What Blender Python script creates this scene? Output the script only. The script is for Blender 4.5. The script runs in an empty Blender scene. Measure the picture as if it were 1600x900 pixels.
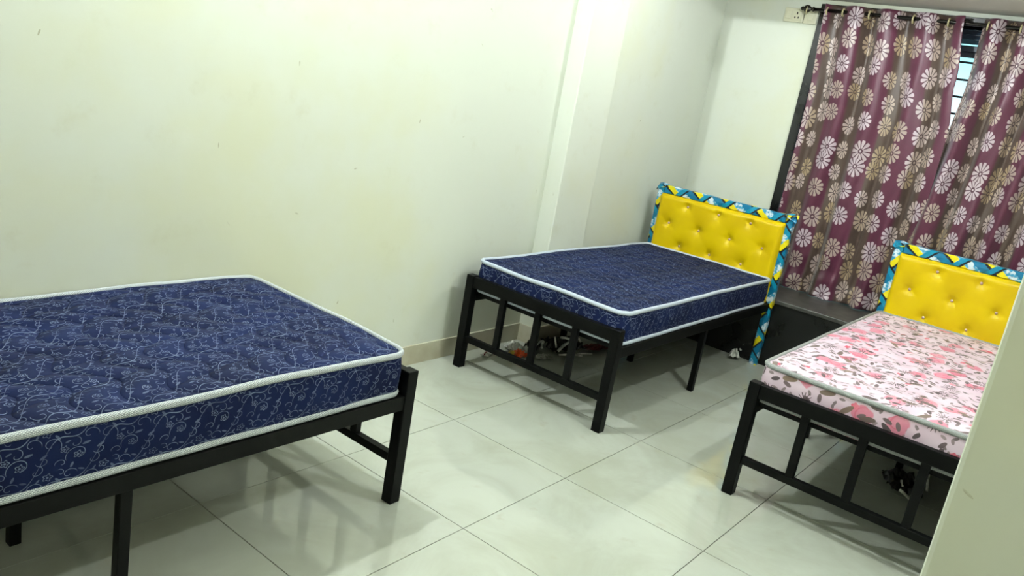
import bpy, bmesh, math, random
from mathutils import Matrix, Vector, noise
PI = math.pi
random.seed(7)
sc = bpy.context.scene
C = sc.collection

# ------------------------------------------------------------------ camera
cam_d = bpy.data.cameras.new('camera')
cam = bpy.data.objects.new('camera', cam_d)
C.objects.link(cam)
cam_d.sensor_width = 36.0
cam_d.lens = 36.0 * 1264.35 / 1600.0
cam_d.clip_start = 0.02
RGT = Vector((0.61755, -0.767685, 0.171146))
UPV = Vector((0.095746, 0.289353, 0.952422))
FWD = Vector((0.780682, 0.571782, -0.252193))
cam.matrix_world = Matrix(((RGT.x, UPV.x, -FWD.x, -1.9309), (RGT.y, UPV.y, -FWD.y, -1.4370),
                           (RGT.z, UPV.z, -FWD.z, 1.4734), (0, 0, 0, 1)))
sc.camera = cam

# ------------------------------------------------------------------ colour management, sky, lamp powers
vs = sc.view_settings
vs.view_transform = 'Standard'
vs.look = 'None'
vs.gamma = 1.0
vs.use_curve_mapping = False
vs.exposure = 0.96
world = bpy.data.worlds.new('sky')
sc.world = world
world.use_nodes = True
SKY_STRENGTH = 1.0
POWER_WALL_BULB = 90.0      # bulb on the long wall, above the nearest bed
POWER_FAR_BULB = 56.0       # bulb on the opposite wall
POWER_PENDANT = 20.0        # bulb hanging between the two farther beds
POWER_PILLAR_FILL = 15.0        # unseen bulb added behind the camera to light the pillar
LIGHT_COLOR = (0.935, 1.0, 0.995)
PILLAR_FILL_COLOR = (1.0, 0.93, 0.74)

# ------------------------------------------------------------------ helpers: nodes
class S:
    """a node socket with arithmetic"""
    def __init__(s, nt, k): s.nt = nt; s.k = k
    def _m(s, op, *a, clamp=False):
        n = s.nt.nodes.new('ShaderNodeMath'); n.operation = op; n.use_clamp = clamp
        for i, v in enumerate((s,) + a):
            if isinstance(v, S): s.nt.links.new(v.k, n.inputs[i])
            else: n.inputs[i].default_value = v
        return S(s.nt, n.outputs[0])
    def __add__(s, o): return s._m('ADD', o)
    def __sub__(s, o): return s._m('SUBTRACT', o)
    def __mul__(s, o): return s._m('MULTIPLY', o)
    def __truediv__(s, o): return s._m('DIVIDE', o)
    def __rsub__(s, o): return (s * -1.0) + o
    __radd__ = __add__
    __rmul__ = __mul__
    def lt(s, o): return s._m('LESS_THAN', o)
    def gt(s, o): return s._m('GREATER_THAN', o)
    def abs(s): return s._m('ABSOLUTE')
    def frac(s): return s._m('FRACT')
    def sin(s): return s._m('SINE')
    def cos(s): return s._m('COSINE')
    def sqrt(s): return s._m('SQRT')
    def atan2(s, o): return s._m('ARCTAN2', o)
    def max(s, o): return s._m('MAXIMUM', o)
    def min(s, o): return s._m('MINIMUM', o)
    def pow(s, o): return s._m('POWER', o)
    def ramp(s, a, b, lo=0.0, hi=1.0):
        n = s.nt.nodes.new('ShaderNodeMapRange'); n.interpolation_type = 'SMOOTHSTEP'
        s.nt.links.new(s.k, n.inputs[0])
        for i, v in enumerate((a, b, lo, hi)): n.inputs[i + 1].default_value = v
        return S(s.nt, n.outputs[0])

def lin(c):
    return tuple((x / 12.92 if x <= 0.04045 else ((x + 0.055) / 1.055) ** 2.4) for x in (v / 255.0 for v in c)) + (1.0,)

class Mat:
    def __init__(s, name, rgb=(200, 200, 200), rough=0.5, metal=0.0, spec=0.5, coat=0.0, sheen=0.0):
        s.m = bpy.data.materials.new(name); s.m.use_nodes = True
        s.nt = s.m.node_tree
        s.b = s.nt.nodes['Principled BSDF']
        s.b.inputs['Base Color'].default_value = lin(rgb)
        s.b.inputs['Roughness'].default_value = rough
        s.b.inputs['Metallic'].default_value = metal
        s.b.inputs['Specular IOR Level'].default_value = spec
        s.b.inputs['Coat Weight'].default_value = coat
        s.b.inputs['Sheen Weight'].default_value = sheen
    def node(s, t, **k):
        n = s.nt.nodes.new(t)
        for a, v in k.items(): setattr(n, a, v)
        return n
    def uv(s):
        n = s.node('ShaderNodeUVMap'); x = s.node('ShaderNodeSeparateXYZ')
        s.nt.links.new(n.outputs[0], x.inputs[0])
        return S(s.nt, x.outputs[0]), S(s.nt, x.outputs[1])
    def obj(s):
        n = s.node('ShaderNodeTexCoord'); return S(s.nt, n.outputs['Object'])
    def pos(s):
        n = s.node('ShaderNodeNewGeometry'); return S(s.nt, n.outputs['Position'])
    def xyz(s, v):
        x = s.node('ShaderNodeSeparateXYZ'); s.nt.links.new(v.k, x.inputs[0])
        return [S(s.nt, o) for o in x.outputs]
    def vec(s, x, y, z=0.0):
        n = s.node('ShaderNodeCombineXYZ')
        for i, v in enumerate((x, y, z)):
            if isinstance(v, S): s.nt.links.new(v.k, n.inputs[i])
            else: n.inputs[i].default_value = v
        return S(s.nt, n.outputs[0])
    def noise(s, v, scale, detail=2.0, rough=0.5, dist=0.0):
        n = s.node('ShaderNodeTexNoise'); s.nt.links.new(v.k, n.inputs['Vector'])
        n.inputs['Scale'].default_value = scale; n.inputs['Detail'].default_value = detail
        n.inputs['Roughness'].default_value = rough; n.inputs['Distortion'].default_value = dist
        return S(s.nt, n.outputs[0])
    def vor(s, x, y, rnd=0.8):
        """2D voronoi on (x,y): local dx, dy from the cell's point and three random numbers"""
        n = s.node('ShaderNodeTexVoronoi', voronoi_dimensions='2D'); v = s.vec(x, y)
        s.nt.links.new(v.k, n.inputs['Vector']); n.inputs['Scale'].default_value = 1.0
        n.inputs['Randomness'].default_value = rnd
        p = s.xyz(S(s.nt, n.outputs['Position']))
        c = s.xyz(S(s.nt, n.outputs['Color']))
        return x - p[0], y - p[1], c[0], c[1], c[2]
    def mix(s, f, a, b):
        n = s.node('ShaderNodeMix', data_type='RGBA')
        for i, v in ((0, f), (6, a), (7, b)):
            if isinstance(v, S): s.nt.links.new(v.k, n.inputs[i])
            elif i == 0: n.inputs[i].default_value = v
            else: n.inputs[i].default_value = v if len(v) == 4 else lin(v)
        return S(s.nt, n.outputs[2])
    def color(s, c): s.nt.links.new(c.k, s.b.inputs['Base Color']); return s
    def rough(s, r): s.nt.links.new(r.k, s.b.inputs['Roughness']); return s
    def bump(s, h, strength=0.3, dist=0.01):
        n = s.node('ShaderNodeBump'); s.nt.links.new(h.k, n.inputs['Height'])
        n.inputs['Strength'].default_value = strength; n.inputs['Distance'].default_value = dist
        s.nt.links.new(n.outputs[0], s.b.inputs['Normal']); return s

# ------------------------------------------------------------------ helpers: meshes
class MB:
    def __init__(s): s.v = []; s.f = []; s.uv = {}
    def add(s, vs, fs, uvs=None):
        o = len(s.v); s.v += [tuple(p) for p in vs]
        for i, f in enumerate(fs):
            if uvs: s.uv[len(s.f)] = uvs[i]
            s.f.append(tuple(k + o for k in f))
    def box(s, x0, x1, y0, y1, z0, z1):
        v = [(x, y, z) for z in (z0, z1) for y in (y0, y1) for x in (x0, x1)]
        s.add(v, [(0, 2, 3, 1), (4, 5, 7, 6), (0, 1, 5, 4), (2, 6, 7, 3), (0, 4, 6, 2), (1, 3, 7, 5)])
    def tube(s, pts, r, n=10, closed=False, flat=1.0, cap=True):
        """sweep a circle (flattened by 'flat' across its second axis) along pts"""
        m = len(pts); P = [Vector(p) for p in pts]; rings = []
        L = 0.0; Ls = [0.0]
        for i in range(1, m): L += (P[i] - P[i - 1]).length; Ls.append(L)
        Ltot = L + ((P[0] - P[-1]).length if closed else 0)
        for i in range(m):
            if closed: t = P[(i + 1) % m] - P[i - 1]
            else: t = P[min(i + 1, m - 1)] - P[max(i - 1, 0)]
            t.normalize()
            ref = Vector((0, 0, 1)) if abs(t.z) < 0.9 else Vector((1, 0, 0))
            a = t.cross(ref).normalized(); b = a.cross(t)
            rr = r(i / max(1, m - 1)) if callable(r) else r
            rings.append([P[i] + a * math.cos(2 * PI * k / n) * rr * flat + b * math.sin(2 * PI * k / n) * rr for k in range(n)])
        vs_ = [p for R_ in rings for p in R_]; fs = []; uvs = []
        for i in range(m if closed else m - 1):
            j = (i + 1) % m; u0 = Ls[i]; u1 = Ls[j] if j else Ltot
            for k in range(n):
                q = (k + 1) % n
                fs.append((i * n + k, i * n + q, j * n + q, j * n + k))
                w = 2 * PI / n * 0.012
                uvs.append([(u0, k * w), (u0, (k + 1) * w), (u1, (k + 1) * w), (u1, k * w)])
        if cap and not closed:
            fs.append(tuple(range(n - 1, -1, -1))); uvs.append([(0, 0)] * n)
            fs.append(tuple((m - 1) * n + k for k in range(n))); uvs.append([(0, 0)] * n)
        s.add(vs_, fs, uvs)
    def build(s, name, mat, parent=None, smooth=False, bevel=0.0, seg=2):
        me = bpy.data.meshes.new(name); me.from_pydata(s.v, [], s.f); me.update()
        if s.uv:
            l = me.uv_layers.new(name='UVMap')
            for p in me.polygons:
                if p.index in s.uv:
                    for li, uv in zip(p.loop_indices, s.uv[p.index]): l.data[li].uv = uv
        if bevel:
            bm = bmesh.new(); bm.from_mesh(me)
            bmesh.ops.remove_doubles(bm, verts=bm.verts, dist=1e-6)
            bmesh.ops.bevel(bm, geom=bm.edges[:], offset=bevel, segments=seg, profile=0.5, affect='EDGES')
            bmesh.ops.recalc_face_normals(bm, faces=bm.faces)
            bm.to_mesh(me); bm.free()
        if smooth:
            for p in me.polygons: p.use_smooth = True
        me.materials.append(mat.m if isinstance(mat, Mat) else mat)
        o = bpy.data.objects.new(name, me); C.objects.link(o)
        if parent is not None: o.parent = parent
        return o

def box(name, mat, x0, x1, y0, y1, z0, z1, parent=None, bevel=0.0):
    m = MB(); m.box(min(x0, x1), max(x0, x1), min(y0, y1), max(y0, y1), min(z0, z1), max(z0, z1))
    return m.build(name, mat, parent, bevel=bevel)
def tag(o, label, cat, group=None):
    o['label'] = label; o['category'] = cat
    if group: o['group'] = group
    return o
def struct(o, label=None):
    o['kind'] = 'structure'
    if label: o['label'] = label
    return o
def empty(name, loc=(0, 0, 0), rz=0.0):
    o = bpy.data.objects.new(name, None); C.objects.link(o)
    o.location = loc; o.rotation_euler = (0, 0, rz); o.empty_display_size = 0.1
    return o

# ------------------------------------------------------------------ sky
nt = world.node_tree
bg = nt.nodes['Background']
tc = nt.nodes.new('ShaderNodeTexCoord'); sx = nt.nodes.new('ShaderNodeSeparateXYZ')
nt.links.new(tc.outputs['Generated'], sx.inputs[0])
cr = nt.nodes.new('ShaderNodeValToRGB')
cr.color_ramp.elements[0].position = 0.0; cr.color_ramp.elements[0].color = (0.80, 0.80, 0.90, 1)
cr.color_ramp.elements[1].position = 0.10; cr.color_ramp.elements[1].color = (0.30, 0.80, 0.86, 1)
nt.links.new(sx.outputs[2], cr.inputs[0]); nt.links.new(cr.outputs[0], bg.inputs[0])
bg.inputs[1].default_value = SKY_STRENGTH

# ------------------------------------------------------------------ materials
def wall_material():
    m = Mat('wall_paint', (226, 228, 198), 0.62, spec=0.3)
    p = m.pos()
    n1 = m.noise(p, 1.3, 4, 0.6); n2 = m.noise(p, 6.0, 5, 0.65); n3 = m.noise(p, 38.0, 3)
    c = m.mix(n1.ramp(0.42, 0.72), (204, 208, 197), (203, 205, 183))
    c = m.mix(n2.ramp(0.56, 0.82, 0, 0.4), c, (186, 184, 158))
    dx, dy, r1, r2, r3 = m.vor(m.xyz(p)[0] * 3.1 + m.xyz(p)[1] * 3.1, m.xyz(p)[2] * 3.1, 1.0)
    a = r2 * 6.28
    lx = dx * a.cos() + dy * a.sin(); ly = dy * a.cos() - dx * a.sin()
    d = ((lx * 18.0).pow(2.0) + (ly * (r3 * 90.0 + 40.0)).pow(2.0)).sqrt()
    c = m.mix(d.lt(0.55) * r1.gt(0.72) * n3.ramp(0.4, 0.6, 0.2, 0.75), c, (150, 146, 120))
    m.color(c)
    return m.bump(n2 + n3 * 0.3, 0.12, 0.006)
WALL = wall_material()
CEIL = Mat('ceiling_paint', (206, 207, 198), 0.7)
LOFT = Mat('loft_paint', (214, 210, 200), 0.65)
def tile_material():
    m = Mat('glazed_tile', (205, 208, 192), 0.07, spec=0.75)
    p = m.pos()
    n1 = m.noise(p, 2.2, 5, 0.62, 0.8); n2 = m.noise(p, 9.0, 4, 0.6)
    c = m.mix(n1.ramp(0.35, 0.7), (172, 176, 166), (160, 163, 150))
    c = m.mix(n2.ramp(0.6, 0.82, 0, 0.55), c, (154, 150, 130))
    c = m.mix(m.noise(p, 160.0, 2).gt(0.80), c, (120, 112, 92))
    m.color(c)
    m.rough(n2.ramp(0.3, 0.8, 0.025, 0.10))
    return m
TILE = tile_material()
GROUT = Mat('dark_grout', (74, 72, 60), 0.9)
def skirt_material():
    m = Mat('skirting_tile', (188, 184, 164), 0.2)
    p = m.pos()
    return m.color(m.mix(m.noise(p, 5.0, 4).ramp(0.35, 0.7), (190, 187, 168), (170, 164, 142)))
SKIRT = skirt_material()
def granite_material():
    m = Mat('black_granite', (22, 23, 22), 0.28, spec=0.5)
    p = m.pos()
    m.color(m.mix(m.noise(p, 240.0, 2).ramp(0.62, 0.75, 0, 0.6), (8, 9, 9), (34, 36, 34)))
    m.rough(m.noise(p, 7.0, 4).ramp(0.3, 0.7, 0.22, 0.42))
    return m
GRANITE = granite_material()
def granite_top_material():
    m = Mat('granite_painted_sheen', (62, 61, 57), 0.42, spec=0.6)  # black granite greyed to paint in the reflection on its glossy top
    p = m.pos()
    c = m.mix(m.noise(p, 12.0, 5, 0.6).ramp(0.35, 0.7), (46, 46, 43), (72, 71, 66))
    return m.color(c)
GRANITE_TOP = granite_top_material()
def black_metal():
    m = Mat('black_powder_coat', (22, 24, 23), 0.45, spec=0.13)
    p = m.obj()
    m.color(m.mix(m.noise(p, 26.0, 4).ramp(0.55, 0.75, 0, 0.35), (4, 5, 5), (18, 18, 17)))
    return m.bump(m.noise(p, 300.0, 2), 0.06, 0.002)
METAL = black_metal()
DARKWOOD = Mat('dark_ply_slat', (24, 20, 17), 0.7)
ROD = Mat('dark_steel_rod', (52, 50, 48), 0.22, metal=0.85)
FINIAL = Mat('dark_bronze_knob', (36, 30, 24), 0.35, metal=0.4)
CREAM = Mat('cream_plastic', (190, 180, 140), 0.35)
PLATE = Mat('switch_plastic', (214, 212, 188), 0.35)
PLATE_DARK = Mat('socket_hole', (60, 55, 48), 0.6)
ALU = Mat('dark_window_aluminium', (38, 46, 56), 0.4, metal=0.3)
LOUVRE = Mat('louvre_blue_grey', (50, 74, 94), 0.4)
GRILLE = Mat('grille_iron', (20, 34, 42), 0.5)
GLASS = Mat('window_glass', (235, 250, 250), 0.02)
GLASS.b.inputs['Transmission Weight'].default_value = 1.0
GLASS.b.inputs['IOR'].default_value = 1.02
GLASS.b.inputs['Alpha'].default_value = 0.35
CRYSTAL = Mat('crystal_button', (178, 150, 142), 0.12, spec=0.9, coat=0.6)
FITTING = Mat('lamp_fitting_plastic', (236, 236, 230), 0.4)

def wrap(v): return (v + 0.5).frac() - 0.5

def navy_material():
    """dark blue ticking printed with a repeating vine: stems, curls, five-petal flowers, leaves"""
    m = Mat('navy_vine_ticking', (30, 40, 84), 0.75, spec=0.12)
    u, v = m.uv()
    wob = m.noise(m.vec(u, v), 7.0, 1)
    PX, PY = 0.122, 0.104
    x = u / PX + (wob - 0.5) * 0.10; y = v / PY + (wob - 0.5) * 0.12
    K = 0.0078                                   # half width of a line in cell units
    def seg(d): return d.abs().ramp(K * 0.55, K * 1.25, 1.0, 0.0)
    out = None
    def put(e, k=1.0):
        nonlocal out
        e = e * k if k != 1.0 else e
        out = e if out is None else out.max(e)
    # stems running along and a second one crossing, as slope-corrected sines
    for cx, A, ph, slope in ((0.25, 0.20, 0.0, 0.5),):
        a = x * (2 * PI) + ph * 2 * PI
        put(seg(wrap(y - a.sin() * A - cx - x * slope * 2.0) * 0.55))
    # curls
    for cx, cy, R, turn, s in ((0.18, 0.62, 0.20, 5.2, 1), (0.66, 0.30, 0.23, 4.6, -1), (0.50, 0.86, 0.15, 6.4, 1), (0.92, 0.10, 0.14, 6.6, -1), (0.36, 0.16, 0.12, 7.5, -1), (0.86, 0.70, 0.17, 5.6, 1), (0.04, 0.32, 0.13, 6.2, 1), (0.34, 0.94, 0.10, 8.0, -1), (0.60, 0.58, 0.13, 6.8, -1)):
        dx = wrap(x - cx); dy = wrap(y - cy)
        r = (dx * dx + dy * dy).sqrt(); th = dy.atan2(dx) * (s / (2 * PI))
        line = ((r * turn + th + cx * 3).frac() - 0.5) / turn
        put(seg(line) * r.lt(R) * r.gt(0.022))
    # flowers
    for cx, cy, R in ((0.66, 0.30, 0.075), (0.12, 0.90, 0.085), (0.42, 0.48, 0.07)):
        dx = wrap(x - cx); dy = wrap(y - cy)
        r = (dx * dx + dy * dy).sqrt(); th = dy.atan2(dx)
        put(seg((r - ((th * 5.0).cos() * 0.22 + 0.85) * R) * 0.8)); put(r.lt(0.022), 0.8)
    # leaves
    for cx, cy, a, L in ((0.05, 0.40, 0.6, 0.085), (0.30, 0.78, 2.2, 0.08), (0.55, 0.08, 1.2, 0.075), (0.80, 0.52, 0.2, 0.085), (0.72, 0.92, 2.7, 0.07), (0.95, 0.86, 1.0, 0.06), (0.48, 0.64, 0.4, 0.06)):
        dx = wrap(x - cx); dy = wrap(y - cy); c_, s_ = math.cos(a), math.sin(a)
        lx = dx * c_ + dy * s_; ly = dy * c_ - dx * s_
        put(((lx / L).pow(2.0) + (ly / (L * 0.36)).pow(2.0)).lt(0.8), 0.6)
    out = out.min(1.0)
    wear = m.noise(m.vec(u, v), 20.0, 3).ramp(0.3, 0.65, 0.45, 1.0)
    base = m.mix(m.noise(m.vec(u, v), 4.0, 2).ramp(0.3, 0.7), (10, 19, 51), (16, 28, 66))
    m.color(m.mix(out * wear * 0.72, base, (128, 141, 166)))
    q = ((u * 26.0 + v * 9.0 + (v * 30.0).sin() * 0.9).sin()).abs().pow(0.5) + ((v * 24.0 - u * 7.0).sin()).abs().pow(0.5) * 0.7
    g = m.node('ShaderNodeNewGeometry'); nz = m.xyz(S(m.nt, g.outputs['True Normal']))[2].abs().ramp(0.3, 0.8)
    return m.bump(q * nz + out * 0.15, 0.9, 0.016)
NAVY = navy_material()

def rose_material():
    """pale pink ticking printed with pink roses, grey leaves and dark sprigs"""
    m = Mat('pink_floral_ticking', (240, 214, 226), 0.55, spec=0.35, sheen=0.1)
    u, v = m.uv(); w = m.vec(u, v)
    n = m.noise(w, 30.0, 3); n2 = m.noise(w, 9.0, 2)
    c = m.mix(n2.ramp(0.35, 0.7), (206, 186, 200), (198, 172, 188))
    def rose(sc_, thr, R, col, k):
        nonlocal c
        dx, dy, r1, r2, r3 = m.vor(u / sc_ + k, v / sc_ + k * 2, 0.8)
        r = (dx * dx + dy * dy).sqrt() + (n - 0.5) * 0.22
        th = dy.atan2(dx)
        c = m.mix((r - (th * 5.0 + r2 * 6.0).cos() * 0.03).ramp(R * 0.85, R, 1, 0) * r1.gt(thr), c, m.mix(r3 * 0.8 + (n - 0.5) * 1.2, col[0], col[1]))
        c = m.mix(((r * 22.0 + th).sin()).gt(0.82) * r.lt(R * 0.8) * r1.gt(thr) * 0.5, c, (190, 74, 100))
    def leaf(sc_, thr, asp, R, col, k):
        nonlocal c
        dx, dy, r1, r2, r3 = m.vor(u / sc_ + k, v / sc_ - k, 0.9)
        a = r2 * 6.28; lx = dx * a.cos() + dy * a.sin(); ly = dy * a.cos() - dx * a.sin()
        d = ((lx / R).pow(2.0) + (ly / (R * asp)).pow(2.0)).sqrt()
        c = m.mix(d.lt(1.0) * r1.gt(thr), c, m.mix(r3, col[0], col[1]))
    def sprig(sc_, thr, R, k, nl):
        nonlocal c
        dx, dy, r1, r2, r3 = m.vor(u / sc_ + k, v / sc_ + k, 0.8)
        r = (dx * dx + dy * dy).sqrt(); th = dy.atan2(dx)
        line = (th * nl + r2 * 6.0 + r * 2.0).sin().abs() * r
        c = m.mix(line.lt(0.085) * r.lt(R) * r.gt(0.07) * r1.gt(thr), c, (72, 56, 60))
    leaf(0.032, 0.44, 0.48, 0.36, ((150, 132, 136), (112, 98, 102)), 3.3)
    rose(0.115, 0.62, 0.36, ((204, 142, 158), (194, 106, 130)), 0.0)
    rose(0.050, 0.90, 0.28, ((196, 62, 88), (214, 140, 156)), 5.1)
    leaf(0.048, 0.54, 0.46, 0.36, ((112, 95, 98), (86, 74, 78)), 7.7)
    leaf(0.078, 0.74, 0.36, 0.38, ((84, 72, 76), (128, 108, 94)), 1.7)
    sprig(0.110, 0.55, 0.30, 2.2, 7.0)
    m.color(c)
    q = ((u * 30.0 + (v * 14.0).sin() * 1.2).sin()).abs().pow(0.5) + ((v * 22.0).sin()).abs().pow(0.5) * 0.6
    g = m.node('ShaderNodeNewGeometry'); nz = m.xyz(S(m.nt, g.outputs['True Normal']))[2].abs().ramp(0.3, 0.8)
    return m.bump(q * nz, 0.3, 0.008)
ROSE = rose_material()

def tape_material(name, light, dark, k):
    m = Mat(name, light, 0.5, spec=0.4)
    u, v = m.uv()
    a = ((u * k + v * k).frac() - 0.5).abs(); b = ((u * k - v * k).frac() - 0.5).abs()
    d = (a.min(b)).lt(0.13); e = (a.max(b)).gt(0.36)
    m.color(m.mix(e.max(d * 0.35), light, dark))
    return m.bump((a + b) * 1.0 - d * 0.3, 0.5, 0.003)
TAPE_SILVER = tape_material('woven_silver_tape', (224, 230, 230), (108, 116, 124), 130.0)
TAPE_WHITE = tape_material('woven_white_tape', (214, 222, 232), (158, 168, 184), 130.0)
TAPE_GREY = tape_material('woven_grey_tape', (194, 196, 194), (90, 96, 98), 130.0)

def curtain_material():
    m = Mat('striped_daisy_satin', (110, 50, 80), 0.42, spec=0.5, sheen=0.25)
    u, v = m.uv()
    w = m.vec(u, v); n = m.noise(w, 3.0, 2); fine = m.noise(m.vec(u * 4.0, v * 0.5), 60.0, 2)
    st = ((u - 0.0) * (2 * PI / STRIPE)).cos() + (n - 0.5) * 0.5
    k = st.ramp(-0.12, 0.38)
    base = m.mix(k, (72, 55, 46), (84, 26, 54))
    base = m.mix(fine.ramp(0.3, 0.7, 0, 0.25), base, (52, 32, 38))
    c = base
    for sc_, thr, R0, off in ((0.152, -1.0, 0.36, 0.0),):
        dx, dy, r1, r2, r3 = m.vor(u / sc_ + off, v / sc_ + off * 1.7, 0.5)
        R = r1 * 0.13 + R0
        r = (dx * dx + dy * dy).sqrt() / R; th = dy.atan2(dx) + r2 * 6.28
        pet = (th * 11.0).cos()
        edge = pet * 0.10 + 0.88 + (th * 22.0).cos() * -0.04
        line = pet.ramp(-1.0, -0.55, 0, 1).max(r.gt(0.90))
        inner = r.ramp(0.20, 0.26)
        mask = r.lt(edge) * (pet.gt(-0.6)) * inner
        mask = mask.max(r.lt(0.10)).max(r.lt(edge) * 0.0)
        back = r.lt(edge - 0.02) * 0.55
        c = m.mix(back, c, (50, 24, 38))
        flower = m.mix(r3.ramp(0.2, 0.8) * 0.6 + (1.0 - k) * 0.5, (186, 170, 178), (150, 130, 102))
        c = m.mix(mask * 0.92, c, flower)
    m.color(c)
    m.b.inputs['Transmission Weight'].default_value = 0.0
    return m
STRIPE = 0.34
CURTAIN = curtain_material()

def leatherette():
    m = Mat('yellow_leatherette', (226, 196, 4), 0.36, spec=0.25)
    p = m.obj()
    m.color(m.mix(m.noise(p, 5.0, 3).ramp(0.3, 0.7), (206, 178, 0), (196, 166, 0)))
    return m.bump(m.noise(p, 260.0, 2), 0.08, 0.002)
YELLOW = leatherette()
def printed_wrap():
    m = Mat('blue_yellow_printed_wrap', (20, 120, 160), 0.3, spec=0.5)
    u, v = m.uv()
    w = m.vec(u, v); n = m.noise(w, 40.0, 2)
    a = (u / 0.200 + v * 6.5 + (n - 0.5) * 0.12).frac(); b = (u / 0.161 - v * 6.0 + 0.3).frac()
    c = m.mix(a.gt(0.34), (0, 104, 142), (12, 12, 20))
    c = m.mix(a.gt(0.43), c, (214, 198, 8))
    c = m.mix(a.gt(0.68), c, m.mix(n.ramp(0.42, 0.58), (196, 208, 216), (50, 140, 178)))
    c = m.mix(b.lt(0.22), c, (6, 128, 162))
    c = m.mix(b.gt(0.22) * b.lt(0.31), c, (12, 12, 20))
    m.color(c)
    return m.bump(m.noise(w, 30.0, 3), 0.5, 0.01)
WRAP = printed_wrap()
BACKING = Mat('black_backing_cloth', (18, 18, 18), 0.8)

# ------------------------------------------------------------------ structure
YA, YC = 1.17, -1.42          # long wall on the left, opposite wall
XB, XD = 3.50, -2.90          # window wall, wall behind the camera
YP = -2.60                    # far side of the passage the camera stands in
H = 3.0
PX0 = -0.60                   # end of the opposite wall, towards the camera
struct(box('wall_left', WALL, XD, XB + 0.15, YA, YA + 0.15, 0, H))
m = MB(); m.box(1.76, 2.11, 1.067, YA + 0.02, 0, H)
struct(m.build('wall_column', WALL, bevel=0.006))
# window wall, with its opening
WY0, WY1, WZ0, WZ1 = -1.22, 0.50, 0.43, 2.235
m = MB()
m.box(XB, XB + 0.15, WY1, YA, 0, H); m.box(XB, XB + 0.15, YC, WY0, 0, H)
m.box(XB, XB + 0.15, WY0, WY1, WZ1, H); m.box(XB, XB + 0.15, WY0, WY1, 0, WZ0 - 0.02)
struct(m.build('wall_far', WALL))
m = MB(); m.box(PX0 + 0.30, XB, YC - 0.15, YC, 0, H)
struct(m.build('wall_right', WALL))
m = MB(); m.box(PX0, PX0 + 0.30, YP, -1.333, 0, H)
struct(m.build('wall_pillar', WALL, bevel=0.008))
struct(box('wall_near', WALL, XD - 0.15, XD, YP, YA + 0.15, 0, H))
struct(box('wall_passage', WALL, XD, PX0 + 0.30, YP - 0.15, YP, 0, H))
struct(box('ceiling', CEIL, XD - 0.15, XB + 0.15, YP - 0.15, YA + 0.15, H, H + 0.12))
struct(box('loft', LOFT, 2.66, XB, YC, YA, 2.262, H))
# floor: dark bed of grout and one object for each tile
T = 0.6; G = 0.0016
fl = struct(box('floor', GROUT, XD - 0.15, XB + 0.15, YP - 0.15, YA + 0.15, -0.10, -0.004))
def clip_tile(x0, x1, y0, y1):
    m = MB(); m.box(x0, x1, y0, y1, -0.012, 0.0)
    return m.build('tile', TILE, fl)
shared = None
for i in range(-5, 6):
    for j in range(-5, 2):
        x0, x1, y0, y1 = i * T + G, (i + 1) * T - G, j * T + G, (j + 1) * T - G
        x0 = max(x0, XD); x1 = min(x1, 2.955); y0 = max(y0, YP); y1 = min(y1, YA)
        if x1 - x0 < 0.02 or y1 - y0 < 0.02: continue
        full = abs(x1 - x0 - (T - 2 * G)) < 1e-6 and abs(y1 - y0 - (T - 2 * G)) < 1e-6
        if full and shared:
            o = bpy.data.objects.new('tile', shared); C.objects.link(o); o.parent = fl
            o.location = (x0, y0, 0)
        elif full:
            m = MB(); m.box(0, T - 2 * G, 0, T - 2 * G, -0.012, 0.0)
            o = m.build('tile', TILE, fl); shared = o.data; o.location = (x0, y0, 0)
        else: clip_tile(x0, x1, y0, y1)
# skirting
m = MB(); m.box(XD, 1.76, YA - 0.012, YA, 0, 0.10); m.box(2.11, 2.95, YA - 0.012, YA, 0, 0.10)
m.box(1.749, 1.76, 1.056, YA - 0.012, 0, 0.10); m.box(1.749, 2.121, 1.056, 1.067, 0, 0.10)
struct(m.build('baseboard_left', SKIRT))
struct(box('baseboard_right', SKIRT, PX0 + 0.30, 2.95, YC, YC + 0.012, 0, 0.10))
# black granite ledge under the window
lg = struct(box('window_ledge', GRANITE, 2.955, XB, YC, YA, 0, 0.405))
box('ledge_top', GRANITE_TOP, 2.935, XB + 0.10, YC, YA, 0.405, 0.43, lg, bevel=0.004)
# black stone surround of the window
t1 = MB()
t1.box(XB - 0.03, XB + 0.15, WY1 - 0.045, WY1 + 0.012, 0.43, WZ1)
t1.box(XB - 0.03, XB + 0.15, WY0 - 0.012, WY0 + 0.045, 0.43, WZ1)
struct(t1.build('trim_1', GRANITE, bevel=0.003))
struct(box('trim_2', GRANITE, XB - 0.03, XB + 0.15, WY0 + 0.045, WY1 - 0.045, WZ1 - 0.045, WZ1, bevel=0.003))
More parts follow.
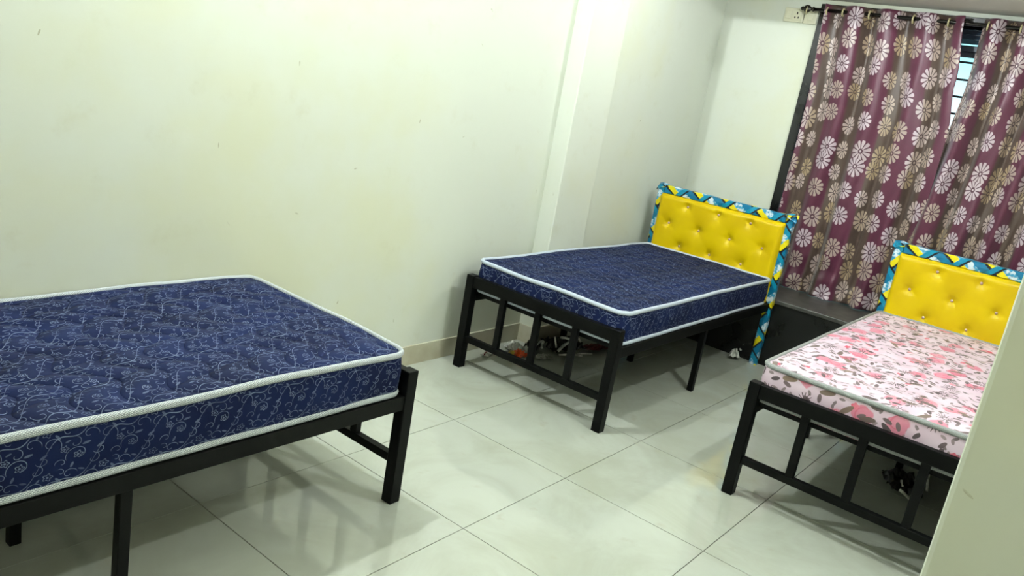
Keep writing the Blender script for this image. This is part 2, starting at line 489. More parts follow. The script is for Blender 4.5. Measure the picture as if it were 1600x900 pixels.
# window: sliding sashes, louvred ventilator above, iron grille outside
wy0, wy1 = WY0 + 0.045, WY1 - 0.045
m = MB()
for z in (0.432, 2.05): m.box(XB + 0.03, XB + 0.09, wy0, wy1, z, z + 0.035)
for y in (wy0, wy1 - 0.03): m.box(XB + 0.03, XB + 0.09, y, y + 0.03, 0.432, WZ1 - 0.045)
win = struct(m.build('window_1', ALU, bevel=0.003))
ws = (wy1 - wy0 - 0.06) / 3
for k in range(3):
    a = wy0 + 0.03 + k * ws
    xx = XB + (0.045 if k % 2 else 0.062)
    s = MB()
    s.box(xx, xx + 0.016, a, a + 0.03, 0.467, 2.05); s.box(xx, xx + 0.016, a + ws - 0.03, a + ws, 0.467, 2.05)
    s.box(xx, xx + 0.016, a + 0.03, a + ws - 0.03, 0.467, 0.50); s.box(xx, xx + 0.016, a + 0.03, a + ws - 0.03, 2.02, 2.05)
    f = s.build('sash', ALU, win)
    box('pane', GLASS, xx + 0.006, xx + 0.010, a + 0.03, a + ws - 0.03, 0.50, 2.02, f)
for k in range(4):
    z = 2.095 + k * 0.026
    m = MB()
    m.add([(XB + 0.03, wy0 + 0.03, z), (XB + 0.08, wy0 + 0.03, z + 0.030), (XB + 0.08, wy1 - 0.03, z + 0.030), (XB + 0.03, wy1 - 0.03, z),
           (XB + 0.03, wy0 + 0.03, z - 0.003), (XB + 0.08, wy0 + 0.03, z + 0.021), (XB + 0.08, wy1 - 0.03, z + 0.021), (XB + 0.03, wy1 - 0.03, z - 0.003)],
          [(0, 1, 2, 3), (7, 6, 5, 4), (0, 4, 5, 1), (1, 5, 6, 2), (2, 6, 7, 3), (3, 7, 4, 0)])
    m.build('louvre', LOUVRE, win)
for k in range(16):
    z = 0.50 + k * 0.0995
    box('grille_bar', GRILLE, XB + 0.112, XB + 0.124, wy0, wy1, z, z + 0.012, win)
for k in range(1, 9):
    y = wy0 + (wy1 - wy0) * k / 9.0
    box('grille_bar', GRILLE, XB + 0.125, XB + 0.131, y, y + 0.006, 0.44, 2.06, win)

# ------------------------------------------------------------------ lamps
def emit(name, power, area, col=LIGHT_COLOR):
    m = bpy.data.materials.new(name); m.use_nodes = True; n = m.node_tree
    n.nodes.remove(n.nodes['Principled BSDF'])
    e = n.nodes.new('ShaderNodeEmission'); e.inputs[0].default_value = col + (1,)
    e.inputs[1].default_value = power / (PI * area)
    n.links.new(e.outputs[0], n.nodes['Material Output'].inputs[0])
    return m
def lathe(prof, n=16, axis='z'):
    m = MB(); vs_ = []; fs = []
    for r, z in prof:
        for k in range(n):
            a = 2 * PI * k / n; p = (r * math.cos(a), r * math.sin(a), z)
            vs_.append(p if axis == 'z' else (p[0], p[2], p[1]) if axis == 'y' else (p[2], p[0], p[1]))
    for i in range(len(prof) - 1):
        for k in range(n):
            q = (k + 1) % n; fs.append((i * n + k, i * n + q, (i + 1) * n + q, (i + 1) * n + k))
    fs.append(tuple(range(n - 1, -1, -1))); fs.append(tuple((len(prof) - 1) * n + k for k in range(n)))
    m.add(vs_, fs); return m
def bulb_lamp(loc, wall_dir, power, label, reach=0.055, col=LIGHT_COLOR):
    """round wall plate, angled holder and a glowing globe; wall_dir points from the bulb to its wall"""
    t = empty('wall_bulb', loc)
    d = Vector(wall_dir)
    R_ = 0.034
    g = lathe([(0.004, -R_)] + [(R_ * math.sin(a), -R_ * math.cos(a)) for a in [PI * k / 9 for k in range(1, 9)]] + [(0.012, R_ + 0.006)], 16)
    g.build('globe', emit('lamp_glow', power, 4 * PI * R_ * R_, col), t, smooth=True)
    m = MB(); p0 = Vector((0, 0, R_ + 0.004)); p1 = p0 + Vector((0, 0, 0.045)); p2 = p1 + d * reach
    m.tube([p0, p0 + Vector((0, 0, 0.02)), p1, p1 + d * 0.02, p2], 0.017, 12)
    m.build('holder', FITTING, t, smooth=True)
    q = p2 + d * 0.008
    w = MB(); w.tube([p2, q], 0.045, 20); w.build('plate', FITTING, t)
    return tag(t, label, 'lamp')
bulb_lamp((-0.28, YA - 0.16, 2.82), (0, 1, 0), POWER_WALL_BULB, 'white bulb in a holder high on the long wall above the nearest bed', 0.15)
bulb_lamp((0.68, YC + 0.065, 2.68), (0, -1, 0), POWER_FAR_BULB, 'white bulb in a holder high on the wall opposite the long wall')
bulb_lamp((-1.35, YP + 0.065, 2.30), (0, -1, 0), POWER_PILLAR_FILL, 'added warm bulb behind the camera that lights the pillar', 0.055, PILLAR_FILL_COLOR)  # added fill lamp for the pillar face
# bulb hanging on its flex from the ceiling between the two farther beds
PB = (2.19, 0.0, 2.215)
t = empty('pendant_bulb', PB)
lathe([(0.004, -0.034)] + [(0.034 * math.sin(a), -0.034 * math.cos(a)) for a in [PI * k / 9 for k in range(1, 9)]] + [(0.012, 0.040)], 16).build('globe', emit('pendant_glow', POWER_PENDANT, 4 * PI * 0.034 ** 2), t, smooth=True)
lathe([(0.016, 0.038), (0.019, 0.045), (0.019, 0.085), (0.010, 0.098)], 14).build('holder', FITTING, t, smooth=True)
m = MB(); m.tube([(0, 0, 0.095), (0.001, 0, 0.3), (0, 0, H - PB[2] - 0.02)], 0.0028, 8); m.build('flex', FITTING, t)
lathe([(0.012, H - PB[2] - 0.035), (0.04, H - PB[2] - 0.02), (0.045, H - PB[2])], 18).build('ceiling_rose', FITTING, t, smooth=True)
tag(t, 'white bulb hanging on a flex between the two farther beds', 'lamp')

# ------------------------------------------------------------------ beds
W = 0.43            # half distance between leg centres
def make_bed(loc, rz, headboard, label):
    t = empty('bed', loc, rz)
    L = 1.80
    lw = 0.0225
    for y in (-W, W):
        box('leg', METAL, -lw, lw, y - lw, y + lw, 0, 0.487, t, bevel=0.003)
        if not headboard: box('leg', METAL, L - lw, L + lw, y - lw, y + lw, 0, 0.487, t, bevel=0.003)
        box('side_rail', METAL, lw, L, y - 0.018, y + 0.018, 0.352, 0.402, t, bevel=0.002)
        box('middle_leg', METAL, 0.927, 0.957, y - 0.015, y + 0.015, 0, 0.352, t, bevel=0.002)
    box('foot_rail', METAL, -0.016, 0.016, -W + lw, W - lw, 0.427, 0.483, t, bevel=0.002)
    box('foot_rail', METAL, -0.014, 0.014, -W + lw, W - lw, 0.142, 0.172, t, bevel=0.002)
    for k in range(3):
        y = -W + (k + 1) * 2 * W / 4
        box('bar', METAL, -0.012, 0.012, y - 0.016, y + 0.016, 0.172, 0.427, t, bevel=0.002)
    box('cross_beam', METAL, 0.927, 0.957, -W + 0.018, W - 0.018, 0.352, 0.382, t, bevel=0.002)
    box('cross_beam', METAL, 1.005, 1.035, -W + 0.018, W - 0.018, 0.352, 0.382, t, bevel=0.002)
    box('cross_beam', METAL, 0.03, 0.06, -W + 0.018, W - 0.018, 0.380, 0.398, t, bevel=0.002)
    box('cross_beam', METAL, L - 0.04, L - 0.01, -W + 0.018, W - 0.018, 0.362, 0.398, t, bevel=0.002)
    box('centre_leg', METAL, 1.005, 1.035, -0.015, 0.015, 0, 0.352, t, bevel=0.002)
    for k in range(9):
        x = 0.10 + k * 0.19
        if abs(x - 0.942) < 0.05: continue
        box('slat', DARKWOOD, x, x + 0.13, -W + 0.018, W - 0.018, 0.384, 0.4, t)
    if headboard:
        HW = 0.4615
        x0, x1 = 1.798, 1.838
        hb = box('headboard', BACKING, x0 + 0.006, x1, -HW + 0.046, HW - 0.046, 0.36, 0.91, t)
        # padded panel pulled in at the buttons
        btn = [(dy, z) for z, r in ((0.85, (-0.215, 0, 0.215)), (0.72, (-0.322, -0.107, 0.107, 0.322)), (0.59, (-0.215, 0, 0.215)), (0.46, (-0.322, -0.107, 0.107, 0.322))) for dy in r]
        PY, PZ0, PZ1 = 0.424, 0.38, 0.902
        ny, nz = 86, 54
        m = MB(); vs_ = []
        for a in range(nz + 1):
            for b in range(ny + 1):
                y = -PY + 2 * PY * b / ny; z = PZ0 + (PZ1 - PZ0) * a / nz
                e = min(PY - abs(y), PZ1 - z, z - PZ0)
                h = 0.044 * min(1.0, math.sqrt(max(0.0, 1 - (1 - min(e, 0.03) / 0.03) ** 2)))
                for by, bz in btn:
                    dy_, dz_ = y - by, z - bz; d = math.hypot(dy_, dz_)
                    h -= 0.016 * math.exp(-(d / 0.020) ** 2) + 0.009 * math.exp(-(d / 0.055) ** 2)
                    # pulled creases running up and down from each button
                    th = math.atan2(dz_, dy_)
                    h -= 0.0022 * math.exp(-(d / 0.06) ** 2) * max(0, math.cos(6 * th + by * 9)) * min(1, d / 0.02)
                h += 0.0016 * noise.noise(Vector((y * 9, z * 9, rz + loc[1])))
                vs_.append((x0 + 0.004 - h * (1 if e > 0 else 0), y, z))
        fs = [(a * (ny + 1) + b, (a + 1) * (ny + 1) + b, (a + 1) * (ny + 1) + b + 1, a * (ny + 1) + b + 1) for a in range(nz) for b in range(ny)]
        m.add(vs_, fs)
        rim = [b for b in range(ny + 1)] + [a * (ny + 1) + ny for a in range(1, nz + 1)] + [nz * (ny + 1) + b for b in range(ny - 1, -1, -1)] + [a * (ny + 1) for a in range(nz - 1, 0, -1)]
        o = len(m.v); m.v += [(x0 + 0.012, m.v[i][1], m.v[i][2]) for i in rim]
        for k in range(len(rim)):
            q = (k + 1) % len(rim); m.f.append((rim[k], rim[q], o + q, o + k))
        m.build('padded_panel', YELLOW, hb, smooth=True)
        for by, bz in btn:
            if bz < 0.5: continue
            g = lathe([(0.0015, -0.006), (0.0055, -0.004), (0.008, 0.0), (0.006, 0.003)], 8, 'x')
            c = g.build('crystal_button', CRYSTAL, hb); c.location = (x0 - 0.0215, by, bz)
        # printed wrapping round posts and top rail
        def wrap_bar(name, p0, p1, hw, hd, seedv, n=46):
            m = MB(); P0, P1 = Vector(p0), Vector(p1); ax = (P1 - P0); Ln = ax.length; ax.normalize()
            side = Vector((0, 1, 0)) if abs(ax.z) > 0.5 else Vector((0, 0, 1))
            prof = [(-1, -.7), (-.8, -1), (0, -1.06), (.8, -1), (1, -.7), (1, .7), (.8, 1), (-.8, 1), (-1, .7)]
            k = len(prof); vs_ = []
            for i in range(n + 1):
                c = P0 + ax * Ln * i / n
                for a, b in prof:
                    w = 1 + 0.16 * noise.noise(Vector((i * 0.35, a * 1.3 + seedv, b)))
                    vs_.append(c + side * a * hw * w + Vector((1, 0, 0)) * b * hd * w)
            fs, uvs = [], []
            per = [0]
            for q in range(k):
                a, b = prof[q], prof[(q + 1) % k]; per.append(per[-1] + math.hypot((a[0] - b[0]) * hw, (a[1] - b[1]) * hd))
            for i in range(n):
                for q in range(k):
                    r = (q + 1) % k
                    fs.append((i * k + q, i * k + r, (i + 1) * k + r, (i + 1) * k + q))
                    u0, u1 = Ln * i / n + seedv, Ln * (i + 1) / n + seedv
                    uvs.append([(u0, per[q]), (u0, per[q + 1]), (u1, per[q + 1]), (u1, per[q])])
            fs += [tuple(range(k - 1, -1, -1)), tuple(n * k + q for q in range(k))]; uvs += [[(seedv, 0)] * k] * 2
            m.add(vs_, fs, uvs)
            return m.build(name, WRAP, hb, smooth=False)
        wrap_bar('wrapped_post', (1.818, HW - 0.024, 0), (1.818, HW - 0.024, 0.952), 0.024, 0.022, 0.03)
        wrap_bar('wrapped_post', (1.818, -HW + 0.024, 0), (1.818, -HW + 0.024, 0.952), 0.024, 0.022, 0.11)
        wrap_bar('wrapped_top_rail', (1.816, HW - 0.05, 0.926), (1.816, -HW + 0.05, 0.926), 0.026, 0.026, 0.2, 60)
        # loose folded ends of the wrapping at the two upper corners
        for s, sd in ((1, 1), (-1, 2)):
            m = MB(); nn = 5; vs_ = []; uvs = []; fs = []
            for a in range(nn + 1):
                for b in range(nn + 1):
                    f1, f2 = a / nn, b / nn
                    y = s * (HW - 0.06 + 0.075 * f1); z = 0.938 + 0.030 * f2 * (0.5 + f1) - 0.030 * f1 * f1
                    x = 1.792 + 0.045 * f2 + 0.012 * noise.noise(Vector((f1 * 4, f2 * 4, sd)))
                    vs_.append((x, y, z + 0.010 * noise.noise(Vector((f1 * 5, f2 * 5, sd + 5)))))
            for a in range(nn):
                for b in range(nn):
                    i = a * (nn + 1) + b; fs.append((i, i + 1, i + nn + 2, i + nn + 1))
                    uvs.append([(a * .02 + sd * .07, b * .012), (a * .02 + sd * .07, b * .012 + .012), (a * .02 + .02 + sd * .07, b * .012 + .012), (a * .02 + .02 + sd * .07, b * .012)])
            m.add(vs_, fs, uvs)
            o = m.build('wrapping_flap', WRAP, hb); md = o.modifiers.new('thickness', 'SOLIDIFY'); md.thickness = 0.002
    return tag(t, label, 'bed', 'black metal beds')
BED = [((-0.082, 0.70, 0), PI, False), ((1.104, 0.605, 0), 0.0, True), ((1.110, -0.896, 0), 0.0, True)]
make_bed(*BED[0], 'black metal bed frame under the nearest navy mattress, at the left')
make_bed(*BED[1], 'black metal bed with yellow tufted headboard, standing against the long wall by the column')
make_bed(*BED[2], 'black metal bed with yellow headboard under the pink mattress, behind the pillar')

# ------------------------------------------------------------------ mattresses
def make_mattress(loc, rz, mat, tape, label, seedv, L=1.735, Wd=0.435, z0=0.402, z1=0.556, rc=0.05):
    nx, ny = 130, 66
    def mapxy(u, v):
        hx, hy = L / 2, Wd
        x, y = u * hx, v * hy
        dx, dy = (abs(x) - (hx - rc)) / rc, (abs(y) - (hy - rc)) / rc
        if dx > 0 and dy > 0:
            dx, dy = dx * math.sqrt(1 - dy * dy / 2), dy * math.sqrt(1 - dx * dx / 2)
            x = math.copysign(hx - rc + rc * dx, x); y = math.copysign(hy - rc + rc * dy, y)
        return x, y
    def wob(x, y): return 0.006 * noise.noise(Vector((x * 2.1 + seedv, y * 2.1, 0.3)))
    def puff(x, y):
        e = min(L / 2 - abs(x), Wd - abs(y))
        q = 0.0065 * min(1, e / 0.05) * (abs(math.sin(x * 26 + y * 9 + 0.9 * math.sin(y * 30))) + 0.7 * abs(math.sin(y * 24 - x * 7)) - 0.8)
        return 0.010 * min(1, e / 0.10) + q + 0.005 * noise.noise(Vector((x * 4 + seedv, y * 4, 1.0)))
    m = MB(); vs_ = []; uvl = []
    for a in range(nx + 1):
        for b in range(ny + 1):
            x, y = mapxy(2 * a / nx - 1, 2 * b / ny - 1)
            w = wob(x, y)
            vs_.append((x + L / 2, y, z1 + w + puff(x, y))); uvl.append((x + seedv, y + seedv * 0.3))
    fs, uvs = [], []
    for a in range(nx):
        for b in range(ny):
            i = a * (ny + 1) + b; f = (i, i + ny + 1, i + ny + 2, i + 1)
            fs.append(f); uvs.append([uvl[k] for k in f])
    m.add(vs_, fs, uvs)
    rim = [a * (ny + 1) for a in range(nx + 1)] + [nx * (ny + 1) + b for b in range(1, ny + 1)] + [a * (ny + 1) + ny for a in range(nx - 1, -1, -1)] + [b for b in range(ny - 1, 0, -1)]
    P = [vs_[i] for i in rim]; n = len(P); rows = 6; side = []; Ls = [0.0]
    for k in range(n): Ls.append(Ls[-1] + math.hypot(P[(k + 1) % n][0] - P[k][0], P[(k + 1) % n][1] - P[k][1]))
    for r in range(rows + 1):
        f = r / rows
        for k in range(n):
            x, y, z = P[k]; px, py = P[k - 1][:2]; qx, qy = P[(k + 1) % n][:2]
            tx, ty = qx - px, qy - py; l = math.hypot(tx, ty) or 1; nx_, ny_ = ty / l, -tx / l
            bl = 0.006 * math.sin(PI * f) + 0.003 * noise.noise(Vector((Ls[k] * 6, f * 2, seedv)))
            zz = z - (z - z0) * f
            side.append((x + nx_ * bl, y + ny_ * bl, zz))
    fs, uvs = [], []
    for r in range(rows):
        for k in range(n):
            q = (k + 1) % n
            fs.append((r * n + k, (r + 1) * n + k, (r + 1) * n + q, r * n + q))
            h = (z1 - z0) / rows
            uvs.append([(Ls[k], -r * h), (Ls[k], -(r + 1) * h), (Ls[k + 1], -(r + 1) * h), (Ls[k + 1], -r * h)])
    fs.append(tuple(rows * n + k for k in range(n - 1, -1, -1))); uvs.append([(0, 0)] * n)
    m.add(side, fs, uvs)
    o = m.build('mattress', mat, None, smooth=True)
    o.location = loc; o.rotation_euler = (0, 0, rz)
    step = 2
    top = [(P[k][0], P[k][1], P[k][2] - 0.001) for k in range(0, n, step)]
    bot = [(side[rows * n + k][0], side[rows * n + k][1], z0 + 0.011 + 0.002 * noise.noise(Vector((Ls[k] * 4, 0, seedv)))) for k in range(0, n, step)]
    for nm, pts in (('top_piping', top), ('bottom_piping', bot)):
        t = MB(); t.tube(pts, 0.0105, 10, closed=True, flat=0.75)
        t.build(nm, tape, o, smooth=True)
    return tag(o, label, 'mattress', 'mattresses on the beds')
make_mattress((-0.106, 0.70, 0), PI, NAVY, TAPE_SILVER, 'navy vine-printed mattress with silver braided edging, nearest the camera', 0.0)
make_mattress((1.130, 0.605, 0), 0.0, NAVY, TAPE_WHITE, 'navy vine-printed mattress with white edging in front of a yellow headboard', 2.37)
make_mattress((1.136, -0.896, 0), 0.0, ROSE, TAPE_GREY, 'pink rose-printed mattress with grey braided edging', 5.2)

# ------------------------------------------------------------------ curtains, rod, rings
RX, RZ = 3.41, 2.188
def interp(tab, z):
    for (z0, a), (z1, b) in zip(tab, tab[1:]):
        if z0 >= z >= z1:
            f = (z0 - z) / (z0 - z1); f = f * f * (3 - 2 * f); return a + (b - a) * f
    return tab[0][1] if z > tab[0][0] else tab[-1][1]
def make_curtain(left, right, nfold, ph, xoff, label, seedv, zb):
    NU, NZ = 230, 96
    zt = 2.226
    m = MB(); vs_ = []; uvl = []
    wtab = None
    for a in range(NZ + 1):
        f = a / NZ; z = zt + (zb - zt) * f
        yl, yr = interp(left, z), interp(right, z)
        row = []
        for b in range(NU + 1):
            s = b / NU
            warp = s + 0.016 * math.sin(2 * PI * s * 2 + f * 2.2 + seedv) * (0.4 + f)
            c = math.cos(2 * PI * (nfold * warp + ph))
            amp = 0.046 * (1 - 0.30 * f) * (0.75 + 0.5 * noise.noise(Vector((s * 3, f * 1.2, seedv))))
            x = RX - c * amp + xoff(s, f)
            x -= 0.014 * math.cos(2 * PI * (nfold * 2.3 * s + 0.3 * f * 4) + seedv) * f
            x += 0.012 * noise.noise(Vector((s * 7, f * 5, seedv + 3)))
            # the hem rumples on the ledge
            if f > 0.90:
                g = (f - 0.90) / 0.10
                x -= 0.060 * g * (0.5 + noise.noise(Vector((s * 6, g * 2, seedv + 9))))
            zz = z + (0.034 * noise.noise(Vector((s * 5, 0, seedv + 1))) * f ** 4)
            if a == NZ: zz = max(zz, 0.4335)
            zz = max(zz, 0.4335)
            y = yl + (yr - yl) * (s + 0.022 * math.sin(2 * PI * (nfold * s + ph)) * 0.5)
            row.append((x, y, zz))
        if wtab is None:
            wtab = [0.0]
            for b in range(NU): wtab.append(STRIPE * nfold / NU * (b + 1))
        for b in range(NU + 1):
            vs_.append(row[b]); uvl.append((wtab[b] + ph * STRIPE, row[b][2]))
    fs, uvs = [], []
    for a in range(NZ):
        for b in range(NU):
            i = a * (NU + 1) + b; q = (i, i + NU + 1, i + NU + 2, i + 1); fs.append(q); uvs.append([uvl[k] for k in q])
    m.add(vs_, fs, uvs)
    o = m.build('curtain', CURTAIN, None, smooth=True)
    md = o.modifiers.new('thickness', 'SOLIDIFY'); md.thickness = 0.0016
    return tag(o, label, 'curtain', 'eyelet curtains at the window')
Lc = make_curtain([(2.23, 0.462), (1.66, 0.432), (1.02, 0.43), (0.43, 0.42)], [(2.23, -0.345), (1.86, -0.395), (1.55, -0.435), (0.43, -0.45)],
             3.9, 0.10, lambda s, f: 0.0 + 0.015 * f, 'maroon and brown daisy curtain with eyelets, hanging left of the gap', 1.3, 0.424)
Rc = make_curtain([(2.23, -0.438), (1.86, -0.446), (1.55, -0.430), (1.2, -0.412), (0.94, -0.396), (0.43, -0.375)], [(2.23, -1.17), (0.43, -1.15)],
             4.4, 0.55, lambda s, f: -0.028 * f * (1 - s) ** 2 * 2.0, 'maroon and brown daisy curtain with eyelets, hanging right of the gap', 4.1, 0.424)
def ring(y, ang, parent, x=RX, R=0.0215):
    m = MB()
    pts = [(R * math.cos(a) * math.sin(ang), R * math.cos(a) * math.cos(ang) * 0.0 + R * math.cos(a) * -math.cos(ang) * 0.35, R * math.sin(a)) for a in [2 * PI * k / 20 for k in range(20)]]
    m.tube(pts, 0.0052, 8, closed=True)
    o = m.build('eyelet_ring', CREAM, parent, smooth=True); o.location = (x, y, RZ - 0.003)
for y in (0.444, 0.345, 0.185, 0.085, -0.068, -0.155, -0.262): ring(y, PI / 2, Lc)
for y in (-0.468, -0.488, -0.632, -0.72, -0.80, -0.90, -1.0, -1.1): ring(y, PI / 2, Rc)
rod = MB(); rod.tube([(RX, 0.53, RZ), (RX, -1.24, RZ)], 0.0115, 14)
ro = rod.build('curtain_rod', ROD, None, smooth=True)
for s, y in ((1, 0.53), (-1, -1.24)):
    f = lathe([(0.012, 0), (0.016, 0.004), (0.011, 0.012), (0.010, 0.02), (0.021, 0.032), (0.025, 0.046), (0.019, 0.060), (0.010, 0.068), (0.014, 0.076), (0.004, 0.088)], 14, 'y')
    o = f.build('finial', FINIAL, ro, smooth=True); o.location = (RX, y, RZ)
    if s < 0: o.rotation_euler = (0, 0, PI)
for y in (0.492, -1.205):
    m = MB(); m.tube([(RX, y, RZ - 0.004), (RX + 0.045, y, RZ - 0.012), (XB - 0.031, y, RZ - 0.012)], 0.009, 10)
    m.box(XB - 0.036, XB - 0.030, y - 0.014, y + 0.014, RZ - 0.036, RZ + 0.024)
    m.build('bracket', FINIAL, ro)
tag(ro, 'dark curtain rod with knob ends above the window', 'curtain rod')
m = MB(); m.tube([(0.024 * math.cos(a), 0.006 * math.cos(a), 0.024 * math.sin(a)) for a in [2 * PI * k / 20 for k in range(20)]], 0.0045, 8, closed=True)
o = m.build('curtain_ring', CREAM, None, smooth=True); o.location = (RX, 0.575, RZ - 0.008)
tag(o, 'spare cream ring on the rod end beside the socket', 'ring')

# ------------------------------------------------------------------ switch plate with socket
sp = box('switch_plate', PLATE, XB - 0.014, XB, 0.615, 0.745, 2.108, 2.196, bevel=0.004)
box('socket_face', PLATE, XB - 0.018, XB - 0.014, 0.628, 0.688, 2.118, 2.186, sp, bevel=0.0015)
for y, z, w, h in ((0.658, 2.164, 0.004, 0.007), (0.669, 2.138, 0.0035, 0.005), (0.647, 2.138, 0.0035, 0.005)):
    m = lathe([(w + 0.001, -0.0015), (w + 0.001, 0.0005)], 10, 'x'); o = m.build('socket_hole', PLATE_DARK, sp)
    o.location = (XB - 0.0175, y, z); o.scale = (1, 1, h / w)
box('rocker_switch', PLATE, XB - 0.020, XB - 0.014, 0.696, 0.732, 2.128, 2.176, sp, bevel=0.003)
tag(sp, 'cream plate with a three-pin socket and a switch, beside the rod end', 'socket')
bp = box('blank_plate', PLATE, XB - 0.014, XB, 0.527, 0.611, 2.106, 2.192, bevel=0.004)
box('rocker_switch', PLATE, XB - 0.020, XB - 0.014, 0.552, 0.586, 2.126, 2.172, bp, bevel=0.003)
tag(bp, 'cream switch plate between the socket and the black window surround', 'switch')

# ------------------------------------------------------------------ rubbish on the floor
def plain(name, rgb, rough=0.35, metal=0.0):
    m = Mat(name, rgb, rough, metal); p = m.obj()
    c2 = tuple(int(v * 0.72) for v in rgb)
    m.color(m.mix(m.noise(p, 30.0, 3).ramp(0.4, 0.65), rgb, c2)); return m
PL_WHITE = plain('white_film', (216, 218, 210), 0.3); PL_GREY = plain('grey_film', (150, 148, 138), 0.35)
PL_ORANGE = plain('orange_wrapper', (222, 82, 20), 0.3); PL_BLACK = plain('black_film', (24, 22, 22), 0.22)
PL_RED = plain('dark_red_wrapper', (92, 26, 28), 0.4); PL_STICK = plain('white_strip', (226, 226, 218), 0.4)
PL_SILVER = plain('silver_foil', (190, 190, 186), 0.2, 0.7); PL_YEL = plain('mustard_film', (176, 146, 30), 0.35)
def crumple(name, loc, sx_, sy_, h, mat, rz, seedv, label, cat, n=12, extra=()):
    m = MB(); vs_ = []
    for a in range(n + 1):
        for b in range(n + 1):
            u, v = a / n - 0.5, b / n - 0.5
            k = noise.noise(Vector((u * 4.5, v * 4.5, seedv))); k2 = noise.noise(Vector((u * 11, v * 11, seedv + 4)))
            z = h * (0.55 + 0.9 * abs(k) + 0.35 * k2) * (1 - 0.9 * max(abs(u), abs(v)) ** 2 * 2.2)
            rr = 1 + 0.35 * noise.noise(Vector((u * 3, v * 3, seedv + 8)))
            vs_.append((u * sx_ * rr + k2 * sx_ * 0.05, v * sy_ * rr, max(0.003, z)))
    m.add(vs_, [(a * (n + 1) + b, (a + 1) * (n + 1) + b, (a + 1) * (n + 1) + b + 1, a * (n + 1) + b + 1) for a in range(n) for b in range(n)])
    o = m.build(name, mat); o.location = loc; o.rotation_euler = (0, 0, rz)
    md = o.modifiers.new('thickness', 'SOLIDIFY'); md.thickness = 0.0015; md.offset = 1
    for nm, mt, p, q, r in extra:
        t = MB(); t.tube([p, ((p[0] + q[0]) / 2, (p[1] + q[1]) / 2 + 0.003, (p[2] + q[2]) / 2 + 0.003), q], r, 6); t.build(nm, mt, o)
    return tag(o, label, cat, 'wrapping scraps on the floor under the beds')
crumple('wrapper', (1.45, 1.085, 0), 0.05, 0.045, 0.035, PL_ORANGE, 0.4, 1, 'small orange and white wrapper against the skirting', 'wrapper', extra=(('white_edge', PL_STICK, (-0.03, 0.02, 0.03), (-0.02, -0.03, 0.012), 0.006),))
crumple('wrapper', (1.365, 1.065, 0), 0.06, 0.045, 0.012, PL_GREY, 0.2, 12, 'flat pale scrap left of the orange wrappers under the bed', 'scrap', extra=(('red_edge', PL_RED, (-0.03, 0.0, 0.012), (0.02, 0.012, 0.012), 0.004),))
crumple('plastic_film', (1.575, 1.04, 0), 0.11, 0.10, 0.055, PL_WHITE, 0.9, 2, 'crumpled clear white plastic film behind the larger orange wrapper', 'plastic film')
crumple('wrapper', (1.51, 0.955, 0), 0.085, 0.06, 0.050, PL_ORANGE, -0.7, 3, 'larger orange wrapper with a mustard end, under the bed', 'wrapper', extra=(('mustard_end', PL_YEL, (-0.045, 0.025, 0.014), (-0.045, -0.025, 0.036), 0.012),))
crumple('plastic_film', (1.635, 0.885, 0), 0.11, 0.06, 0.026, PL_GREY, -0.4, 4, 'grey plastic film right of the larger orange wrapper', 'plastic film')
crumple('plastic_bag', (1.69, 0.995, 0), 0.085, 0.08, 0.075, PL_BLACK, 0.3, 5, 'black bag with white edges beside the column', 'plastic bag', extra=(('white_edge', PL_STICK, (-0.05, -0.03, 0.05), (0.03, -0.04, 0.062), 0.006), ('white_edge', PL_STICK, (0.0, -0.05, 0.03), (0.05, -0.04, 0.05), 0.007)))
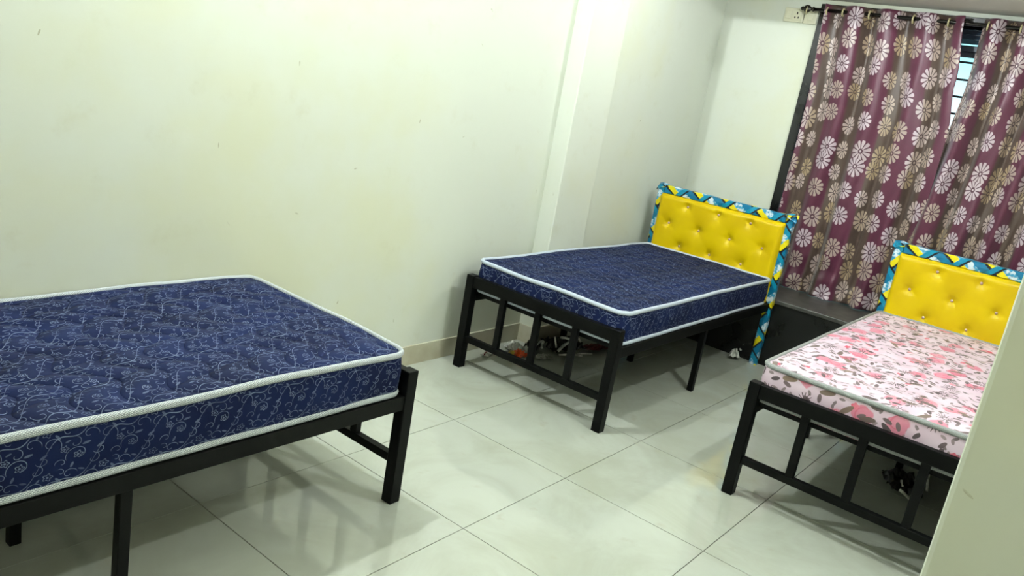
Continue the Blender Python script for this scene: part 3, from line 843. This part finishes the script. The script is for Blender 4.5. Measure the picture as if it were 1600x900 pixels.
crumple('plastic_bag', (1.87, 0.92, 0), 0.22, 0.16, 0.085, PL_BLACK, -0.3, 6, 'large black bag with white folds and strips under the bed', 'plastic bag', extra=(
    ('white_strip', PL_STICK, (-0.09, -0.09, 0.010), (0.05, -0.13, 0.012), 0.006), ('white_strip', PL_STICK, (0.02, -0.02, 0.155), (0.09, -0.07, 0.05), 0.006),
    ('white_strip', PL_STICK, (-0.09, -0.08, 0.03), (0.0, -0.05, 0.065), 0.009), ('white_strip', PL_STICK, (-0.10, -0.04, 0.10), (-0.10, -0.07, 0.045), 0.005),
    ('white_strip', PL_STICK, (-0.05, -0.03, 0.09), (0.0, -0.06, 0.085), 0.007)))
crumple('wrapper', (2.08, 0.815, 0), 0.17, 0.06, 0.04, PL_RED, -0.35, 7, 'dark red wrapper in the shade right of the black bags', 'wrapper')
st = MB(); st.tube([(-0.05, 0.02, 0.006), (0.0, 0.004, 0.008), (0.05, -0.02, 0.006)], 0.005, 8)
o = st.build('paper_strip', PL_STICK); o.location = (1.93, 0.80, 0)
tag(o, 'short white strip in front of the dark red wrapper', 'strip', 'wrapping scraps on the floor under the beds')
crumple('foil_scrap', (2.88, 0.285, 0), 0.075, 0.06, 0.065, PL_WHITE, 0.5, 8, 'silver crumpled scrap at the foot of the wrapped headboard post', 'scrap', extra=(('white_edge', PL_STICK, (-0.03, -0.02, 0.02), (-0.03, 0.0, 0.075), 0.006), ('white_edge', PL_STICK, (-0.02, -0.03, 0.07), (0.03, -0.03, 0.06), 0.006)))
crumple('plastic_bag', (1.90, -0.955, 0), 0.20, 0.14, 0.07, PL_BLACK, 0.5, 9, 'black crumpled bag with painted highlights on its creases, under the pink bed', 'plastic bag', extra=(  # pale tubes stand in for highlights on the shiny black film
    ('crease_highlight', PL_STICK, (-0.06, -0.05, 0.135), (-0.03, -0.07, 0.11), 0.005), ('crease_highlight', PL_STICK, (-0.125, 0.045, 0.04), (-0.12, -0.005, 0.008), 0.007),
    ('crease_highlight', PL_STICK, (-0.11, -0.02, 0.075), (-0.04, -0.06, 0.095), 0.005), ('crease_highlight', PL_STICK, (-0.09, -0.075, 0.05), (-0.02, -0.09, 0.11), 0.005), ('crease_highlight', PL_STICK, (-0.12, 0.05, 0.085), (-0.125, 0.04, 0.06), 0.005)))
